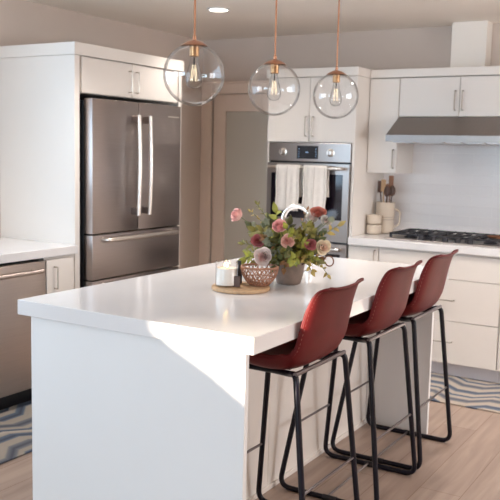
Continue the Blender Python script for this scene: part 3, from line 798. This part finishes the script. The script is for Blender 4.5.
# ------------------------------------------------------------------ flower pot and bouquet
vx, vy = -1.714, 3.185; VZ = .9128
t = thing('flower_pot', 'weathered grey-brown clay pot holding the rose bouquet', 'pot', (vx, vy, VZ))
bm = bmesh.new(); lathe(bm, [(0, 0), (.050, 0), (.054, .004), (.063, .035), (.070, .080), (.072, .092), (.0745, .096), (.0745, .104), (.068, .104), (.066, .094), (.058, .04), (.045, .008), (0, .007)], vx, vy, 36, z0=VZ)
obj('body', bm, M['pot'], t, smooth=True)
bm = bmesh.new(); lathe(bm, [(0, .084), (.0655, .084), (.0655, .088), (0, .092)], vx, vy, 30, z0=VZ); obj('soil', bm, M['wood_d'], t)
# scrolled bronze handle on its right
bm = bmesh.new(); pts = []
c0 = Vector((-1.500, 3.15, 1.035))
for k in range(30):
    a = PI * 1.15 - k * 2 * PI * 1.05 / 29; rr = .026 - .008 * k / 29
    pts.append((c0.x + rr * math.cos(a), c0.y, c0.z + rr * math.sin(a)))
tube(bm, [(vx + .071, vy - .01, VZ + .092), (vx + .12, vy - .015, VZ + .125), (-1.55, 3.16, 1.045)] + pts, .0032, 8)
obj('scroll_handle', bm, M['bronze'], t, smooth=True, angle=180)

TOP = Vector((vx, vy, VZ + .10))
CAMDIR = (Vector((0, 0, 1.5)) - Vector((vx, vy, 1.1))).normalized()
def frame(axis):
    a = axis.normalized(); h = Vector((0, 0, 1)) if abs(a.z) < .95 else Vector((1, 0, 0))
    x = h.cross(a).normalized(); y = a.cross(x)
    return Matrix((x, y, a)).transposed()
def stem_mesh(bm, head, r=.0018):
    mid = TOP.lerp(head, .5) + Vector((0, 0, .02))
    st = TOP + Vector((random.uniform(-.03, .03), random.uniform(-.03, .03), -.03))
    tube(bm, [st, st.lerp(mid, .5), mid, mid.lerp(head, .5), head], r, 6)
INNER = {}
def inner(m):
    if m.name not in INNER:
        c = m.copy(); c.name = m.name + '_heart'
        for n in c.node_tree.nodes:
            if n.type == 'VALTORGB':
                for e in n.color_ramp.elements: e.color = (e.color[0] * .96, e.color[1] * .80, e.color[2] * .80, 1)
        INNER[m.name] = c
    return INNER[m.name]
def rose(head, R, m, axis, label, npet=17, tight=1.0, name='rose'):
    head = Vector(head); F = frame(axis); R *= 1.14
    t = thing(name, label, 'flower', tuple(head), 'flowers in the clay pot')
    bm = bmesh.new(); bi = bmesh.new()
    for k in range(npet):
        q = k / (npet - 1); th = k * 2.399963; rk = R * (.16 + .84 * q ** .8); hk = R * (1.25 - .45 * q) * tight
        span = 1.25 - .45 * q; lip = R * .22 * q; thick = random.uniform(-.08, .08)
        def f(a, b_):
            a = a * 2 - 1; prof_ = math.sin(min(1, b_ * 1.25) * PI / 2) ** .55
            r_ = rk * (.25 + .75 * prof_) + lip * max(0, b_ - .7) ** 1.3 * 6 * .5
            s = span * (1 - .15 * b_) * math.sqrt(max(0, 1 - max(0, (b_ - .55) / .5) ** 2.6)) if b_ > .55 else span
            z = hk * b_ * (1 - .10 * a * a) - R * .45 - lip * max(0, b_ - .8) * 2
            ang = th + thick + a * s
            return F @ Vector((r_ * math.cos(ang), r_ * math.sin(ang), z)) + head
        grid(bi if q < .36 else bm, f, 7, 8)
    p = obj('petals', bm, m, t, smooth=True, angle=180); solidify(p, .0007, 0)
    p = obj('inner_petals', bi, inner(m), t, smooth=True, angle=180); solidify(p, .0007, 0)
    bm = bmesh.new(); stem_mesh(bm, head - axis.normalized() * R * .4)
    obj('stem', bm, M['stem'], t, smooth=True)
    bm = bmesh.new()
    for k in range(5):
        a = 2 * PI * k / 5
        def g(u, v):
            w = .3 * math.sin(PI * v) * (u - .5)
            return F @ Vector((R * (.15 + .75 * v) * math.cos(a + w), R * (.15 + .75 * v) * math.sin(a + w), -R * .5 + R * .35 * v * v)) + head
        grid(bm, g, 3, 5)
    c = obj('sepals', bm, M['g_olive'], t, smooth=True); solidify(c, .0006, 0)
def up(dx, dy, dz): return Vector((dx, dy, dz))
A = CAMDIR
rose((-1.989, 3.18, 1.203), .028, M['r_light'], A + up(-.9, 0, .3), 'pale pink rose standing out alone at the far left', tight=1.25)
rose((-1.699, 3.06, 1.180), .028, M['r_pink'], A + up(0, 0, .7), 'deep pink rose at the top centre, left of the faucet arch', npet=21)
rose((-1.652, 3.05, 1.120), .026, M['r_peach'], A + up(.1, 0, .3), 'open peach-pink rose in the middle facing the camera', npet=21)
rose((-1.806, 3.06, 1.110), .026, M['r_dusty'], A + up(-.2, 0, .2), 'dusty red bloom at the left of the bouquet', npet=19)
rose((-1.762, 3.03, 1.045), .034, M['r_blush'], A + up(-.1, 0, .0), 'large blush peony low in front of the pot', npet=25, name='peony')
rose((-1.615, 3.20, 1.212), .024, M['r_white'], A + up(0, 0, .8), 'ivory rose seen inside the faucet arch', npet=15)
rose((-1.594, 3.22, 1.243), .030, M['r_rust'], A + up(0, 0, 1.2), 'rust red flat bloom at the top right', npet=23, tight=.6)
rose((-1.567, 3.10, 1.108), .022, M['r_dusty'], A + up(.2, 0, .1), 'dusty red bloom at the right, beside the cream rose', npet=19)
rose((-1.518, 3.12, 1.098), .029, M['r_cream'], A + up(.4, 0, .1), 'cream rose at the right edge of the bouquet', npet=17)
rose((-1.545, 3.20, 1.205), .022, M['r_white'], A + up(.3, 0, .5), 'pale ivory bloom at the right, beside the blue thistle', npet=15)
rose((-1.640, 3.10, 1.050), .017, M['r_rust'], A + up(.0, 0, -.2), 'small rust bud low over the pot rim', npet=11, name='rose_bud')

def thistle(head, R, m, label, cat_name='thistle', n=70):
    head = Vector(head); t = thing(cat_name, label, 'flower', tuple(head), 'flowers in the clay pot')
    bm = bmesh.new(); bmesh.ops.create_icosphere(bm, subdivisions=2, radius=R * .62)
    bmesh.ops.translate(bm, verts=bm.verts, vec=head)
    for k in range(n):
        z = 1 - 2 * (k + .5) / n; a = k * 2.399963; s = math.sqrt(1 - z * z); d = Vector((s * math.cos(a), s * math.sin(a), z))
        tube(bm, [head + d * R * .5, head + d * R * random.uniform(.9, 1.15)], R * .085, 4, taper=lambda q: 1 - .85 * q)
    obj('head', bm, m, t, smooth=True, angle=60)
    bm = bmesh.new(); stem_mesh(bm, head); obj('stem', bm, M['stem'], t, smooth=True)
thistle((-1.517, 3.20, 1.236), .026, M['thistle'], 'spiky blue-grey thistle at the top right of the bouquet')
thistle((-1.500, 3.16, 1.218), .017, M['g_grey'], 'small grey-green thistle below the blue one')
def succulent(head, R, label):
    head = Vector(head); F = frame(A + up(0, 0, .4)); t = thing('succulent', label, 'plant', tuple(head), 'succulents in the bouquet')
    bm = bmesh.new()
    for k in range(20):
        q = k / 19; th = k * 2.4; L = R * (.35 + .65 * q); el = math.radians(70 - 55 * q)
        def f(u, v):
            w = R * .26 * math.sin(PI * min(.98, .12 + v * .86)) ** .6 * (u * 2 - 1)
            rad = L * v * math.cos(el); z = L * v * math.sin(el) + R * .12 * (u * 2 - 1) ** 2
            return F @ Vector((rad * math.cos(th) - w * math.sin(th), rad * math.sin(th) + w * math.cos(th), z)) + head
        grid(bm, f, 4, 6)
    p = obj('leaves', bm, M['g_grey'], t, smooth=True, angle=180); solidify(p, .0016, 0)
    bm = bmesh.new(); stem_mesh(bm, head); obj('stem', bm, M['stem'], t, smooth=True)
succulent((-1.745, 3.05, 1.145), .026, 'grey-green succulent rosette between the pink rose and dusty red bloom')
succulent((-1.755, 3.05, 1.105), .024, 'grey-green succulent rosette directly above the blush peony')
succulent((-1.790, 3.10, 1.190), .022, 'small pale succulent rosette at the upper left of the bouquet')

def leaf(bm, base, d, nrm, L, W, curl=.25, n=5):
    d = d.normalized(); s = d.cross(nrm)
    if s.length < 1e-3: s = Vector((1, 0, 0)).cross(d)
    s.normalize(); nn = s.cross(d)
    def f(u, v):
        w = W * math.sin(PI * min(.985, .04 + .95 * v ** .8)) * (u * 2 - 1)
        return base + d * L * v + s * w + nn * (abs(u * 2 - 1) * W * .35 - curl * L * v * v)
    grid(bm, f, 3, n + 1)
def sprig(tip, m, L, W, n, label, group, start=None, droop=0.0, spread=.9, cat='plant', name='leafy_sprig'):
    tip = Vector(tip); st = Vector(start) if start else TOP + Vector((random.uniform(-.04, .04), random.uniform(-.04, .04), -.01))
    mid = st.lerp(tip, .55) + Vector((0, 0, .03 + droop))
    pts = []
    for k in range(9):
        s = k / 8; pts.append(st * (1 - s) ** 2 + mid * 2 * s * (1 - s) + tip * s * s)
    t = thing(name, label, cat, tuple(st), group)
    bm = bmesh.new(); tube(bm, pts, .0014, 5); obj('stem', bm, M['stem'], t, smooth=True)
    bm = bmesh.new()
    for k in range(n):
        s = .28 + .72 * (k + .5) / n; i = min(7, int(s * 8)); p = pts[i].lerp(pts[i + 1], s * 8 - i); dirn = (pts[i + 1] - pts[i]).normalized()
        a = k * 2.4 + random.uniform(-.5, .5); F = frame(dirn); side = F @ Vector((math.cos(a), math.sin(a), 0))
        dd = (dirn * (1.1 - spread * .5) + side * spread).normalized()
        leaf(bm, p, dd, dirn + A * .8, L * random.uniform(.75, 1.15), W * random.uniform(.8, 1.15), curl=random.uniform(-.1, .35))
    leaf(bm, tip, (tip - pts[-2]), A, L, W)
    o = obj('leaves', bm, m, t, smooth=True, angle=180); solidify(o, .0005, 0)
# distinct sprigs
sprig((-1.860, 3.14, 1.262), M['g_olive'], .026, .006, 15, 'fine olive sprig with thin leaves rising beside the left pink rose', 'distinct sprigs')
sprig((-1.905, 3.16, 1.225), M['g_gold'], .024, .005, 12, 'golden-tipped fine sprig leaning towards the left pink rose', 'distinct sprigs')
sprig((-1.742, 3.10, 1.235), M['g_lime'], .050, .013, 6, 'broad yellow-green leaves just left of the faucet arch', 'distinct sprigs')
sprig((-1.455, 3.14, 1.197), M['g_gold'], .036, .010, 9, 'golden-yellow leafy sprig sticking out at the right', 'distinct sprigs')
sprig((-1.845, 3.02, 1.030), M['g_lime'], .044, .012, 8, 'bright green leaves hanging low at the left above the basket', 'distinct sprigs', droop=.02)
sprig((-1.530, 3.05, 1.000), M['g_gold'], .030, .009, 9, 'golden leaves trailing over the pot rim at the right', 'distinct sprigs', droop=.05)
sprig((-1.480, 3.10, .985), M['g_gold'], .024, .007, 8, 'thin golden tendril hanging lowest at the right', 'distinct sprigs', droop=.07)
sprig((-1.605, 3.02, 1.045), M['g_lime'], .050, .013, 8, 'yellow-green leaves spreading below the peach-pink rose', 'distinct sprigs')
sprig((-1.625, 3.02, 1.075), M['g_dark'], .045, .013, 8, 'dark green leaves right under the peach-pink rose', 'distinct sprigs')
sprig((-1.660, 3.24, 1.245), M['g_bronze'], .020, .005, 14, 'bronze berry-like sprig seen through the faucet arch', 'distinct sprigs')
sprig((-1.665, 3.06, 1.175), M['g_lime'], .040, .012, 7, 'yellow-green leaf sprig between the two central roses', 'distinct sprigs')
sprig((-1.835, 3.08, 1.150), M['g_olive'], .040, .012, 9, 'olive leaves above the dusty red bloom at the left', 'distinct sprigs')
sprig((-1.870, 3.10, 1.170), M['g_dark'], .034, .010, 9, 'dark green leaf sprig reaching under the left pink rose', 'distinct sprigs')
sprig((-1.700, 3.02, 1.010), M['g_dark'], .040, .012, 8, 'dark green leaves hanging over the front rim of the pot', 'distinct sprigs', droop=.03)
sprig((-1.660, 3.04, 1.000), M['g_bronze'], .034, .010, 8, 'bronze-brown leaves hanging over the pot rim, right of the peony', 'distinct sprigs', droop=.03)
sprig((-1.880, 3.06, 1.090), M['g_olive'], .030, .008, 10, 'fine olive leaves left of the dusty red bloom', 'distinct sprigs')
# filler foliage nobody could tell apart, one phrase per kind
fill = [('g_dark', .046, .013, 'plain dark green leaf sprigs filling the heart of the bouquet', 16), ('g_olive', .040, .011, 'plain olive leaf sprigs filling the heart of the bouquet', 34), ('g_bronze', .032, .008, 'bronze-brown leaf sprigs tucked between the roses', 9), ('g_grey', .026, .011, 'dusty eucalyptus sprigs tucked between the roses', 9), ('g_lime', .038, .009, 'small yellow-green leaf sprigs scattered through the bouquet', 22)]
rr = random.Random(21)
for key, L, W, lab, cnt in fill:
    for k in range(cnt):
        a = rr.uniform(0, 2 * PI); q = math.sqrt(rr.random()); el = rr.uniform(-.1, 1)
        tx = vx - .012 + .200 * q * math.cos(a); ty = vy - .03 + .11 * q * math.sin(a)
        tz = 1.030 + .175 * el * (1 - .30 * q * q)
        sprig((tx, ty, tz), M[key], L, W, 8, lab, lab.replace('plain ', ''))

# ------------------------------------------------------------------ island faucet behind the flowers
fx, fy = -1.802, 3.56
t = thing('kitchen_faucet', 'bright arched gooseneck faucet rising from the island behind the flowers', 'faucet', (fx, fy, .912))
bm = bmesh.new(); lathe(bm, [(0, 0), (.026, 0), (.026, .006), (.018, .012), (.016, .05), (0, .05)], fx, fy, 24, z0=.9125); obj('base', bm, M['chrome'], t, smooth=True)
bm = bmesh.new(); rA = .072; zc = 1.165
pts = [(fx, fy, .955), (fx, fy, 1.05)] + [(fx - rA + rA * math.cos(PI * k / 16), fy - .01 * (1 - math.cos(PI * k / 16)), zc + rA * math.sin(PI * k / 16)) for k in range(17)] + [(fx - 2 * rA, fy - .02, 1.11)]
tube(bm, pts, .0128, 14); obj('spout', bm, M['chrome'], t, smooth=True, angle=180)
bm = bmesh.new(); tube(bm, [(fx - 2 * rA, fy - .02, 1.115), (fx - 2 * rA, fy - .02, 1.06)], .014, 14); obj('spray_head', bm, M['chrome'], t, smooth=True)
bm = bmesh.new(); tube(bm, [(fx + .012, fy, .945), (fx + .05, fy, .965), (fx + .085, fy, .985)], .005, 8); obj('lever', bm, M['chrome'], t, smooth=True)

# ------------------------------------------------------------------ outside: unseen slab added to block the sun, its gap shaping one low shaft
tv = Vector((.24, 1.0, -.155)); HY = -5.0
def toplane(x, y, z=.912):
    s = (y - HY) / tv.y; return (x - s * tv.x, z - s * tv.z)
kx_, ky_ = tv.x / -tv.z, tv.y / -tv.z
def face(x, z): d = .912 - z; return (x - d * kx_, 2.188 - d * ky_)
gap = [(-1.715, 2.170), face(-1.634, .852), face(-1.54, .810), face(-1.446, .768), face(-1.39, .735), face(-1.328, .700), face(-1.20, .64), (-1.12, 1.40), (-1.05, 3.10), (-1.14, 3.10), (-1.283, 2.461)]
gp = [toplane(x, y) for x, y in gap]
bm = bmesh.new()
outer = [(-6.5, 0.0), (-.9, 0.0), (-.9, 4.2), (-6.5, 4.2)]
def ring(pts, y): return [bm.verts.new((x, y, z)) for x, z in pts]
for y in (HY, HY - .05):
    o_ = ring(outer, y); i_ = ring(gp, y)
    es = [bm.edges.new((o_[k], o_[(k + 1) % 4])) for k in range(4)] + [bm.edges.new((i_[k], i_[(k + 1) % len(i_)])) for k in range(len(i_))]
    bmesh.ops.triangle_fill(bm, edges=es, use_beauty=True)
hd = obj('sun_blocker_slab', bm, M['exterior'], loc=(-3.2, HY, 0)); hd['kind'] = 'structure'  # added sun blocker out of view, cut to shape the patch on the island

# ------------------------------------------------------------------ light
def area(name, loc, target, sx, sy, power, col):
    l = bpy.data.lights.new(name, 'AREA'); l.shape = 'RECTANGLE'; l.size = sx; l.size_y = sy; l.energy = power; l.color = col
    o = bpy.data.objects.new(name, l); C.objects.link(o); o.location = loc
    o.rotation_euler = (Vector(target) - Vector(loc)).to_track_quat('-Z', 'Y').to_euler(); return o
area('daylight_glass_door', (-.15, YF - .12, 1.1), (-.15, 5, 1.1), 2.0, 2.1, 30, (.90, .95, 1.0))
area('daylight_left_window', (-2.78, YF - .12, 1.62), (-2.78, 5, 1.3), 2.3, 1.3, 98, (.62, .83, 1.0))
area('daylight_sink_window', (XL - .12, 1.52, 1.6), (0, 1.9, 1.4), 2.4, 1.0, 21, (.55, .78, 1.0))
area('added_right_fill', (XR + .12, 4.0, 1.55), (-2, 4.2, 1.0), 2.1, 1.25, 42, (1.0, .98, .97))  # added fill that brightens the back of the room from the right
s = bpy.data.lights.new('sun', 'SUN'); s.energy = 13; s.angle = math.radians(.5); s.color = (1.0, .86, .68)
so = bpy.data.objects.new('sun', s); C.objects.link(so); so.rotation_euler = tv.to_track_quat('-Z', 'Y').to_euler()
def spot(x, y, p):
    l = bpy.data.lights.new('downlight_and_fill', 'SPOT'); l.energy = p; l.spot_size = math.radians(125); l.spot_blend = .7; l.shadow_soft_size = .06; l.color = (1.0, .92, .85)
    o = bpy.data.objects.new('downlight_and_fill', l); C.objects.link(o); o.location = (x, y, ZC - .02)
for x, y, p in ((-3.085, 4.63, 20), (-1.35, 4.55, 58), (-.2, 4.5, 30), (-2.9, 2.5, 5), (.3, 2.2, 20), (-1.6, .2, 4), (-2.7, 3.5, 52)): spot(x, y, p)  # first belongs to the recessed light; the others are unseen, added to brighten
w = bpy.data.worlds.new('sky'); sc.world = w; w.use_nodes = True
bg = w.node_tree.nodes['Background']; bg.inputs[0].default_value = (.62, .78, 1.0, 1); bg.inputs[1].default_value = 1.5

# ------------------------------------------------------------------ camera
yaw, pitch, roll, f = .54297624, .121249836, .0236954617, 808.5725
fw = Vector((-math.sin(yaw) * math.cos(pitch), math.cos(yaw) * math.cos(pitch), -math.sin(pitch)))
r0 = Vector((math.cos(yaw), math.sin(yaw), 0)); u0 = r0.cross(fw)
r1 = r0 * math.cos(roll) + u0 * math.sin(roll); u1 = -r0 * math.sin(roll) + u0 * math.cos(roll)
cam = bpy.data.cameras.new('camera'); co = bpy.data.objects.new('camera', cam); C.objects.link(co)
mw = Matrix((r1, u1, -fw)).transposed().to_4x4(); mw.translation = (0, 0, 1.5); co.matrix_world = mw
cam.sensor_width = 36; cam.lens = f / 500 * 36; cam.clip_start = .02
cam.dof.use_dof = True; cam.dof.focus_distance = 3.1; cam.dof.aperture_fstop = 5.6
sc.camera = co
sc.view_settings.view_transform = 'Standard'; sc.view_settings.look = 'None'; sc.view_settings.gamma = 1; sc.view_settings.exposure = 0.60
sc.cycles.use_denoising = True
sc.cycles.sample_clamp_indirect = 6
sc.cycles.max_bounces = 12; sc.cycles.diffuse_bounces = 5
sc.cycles.caustics_reflective = False; sc.cycles.caustics_refractive = False
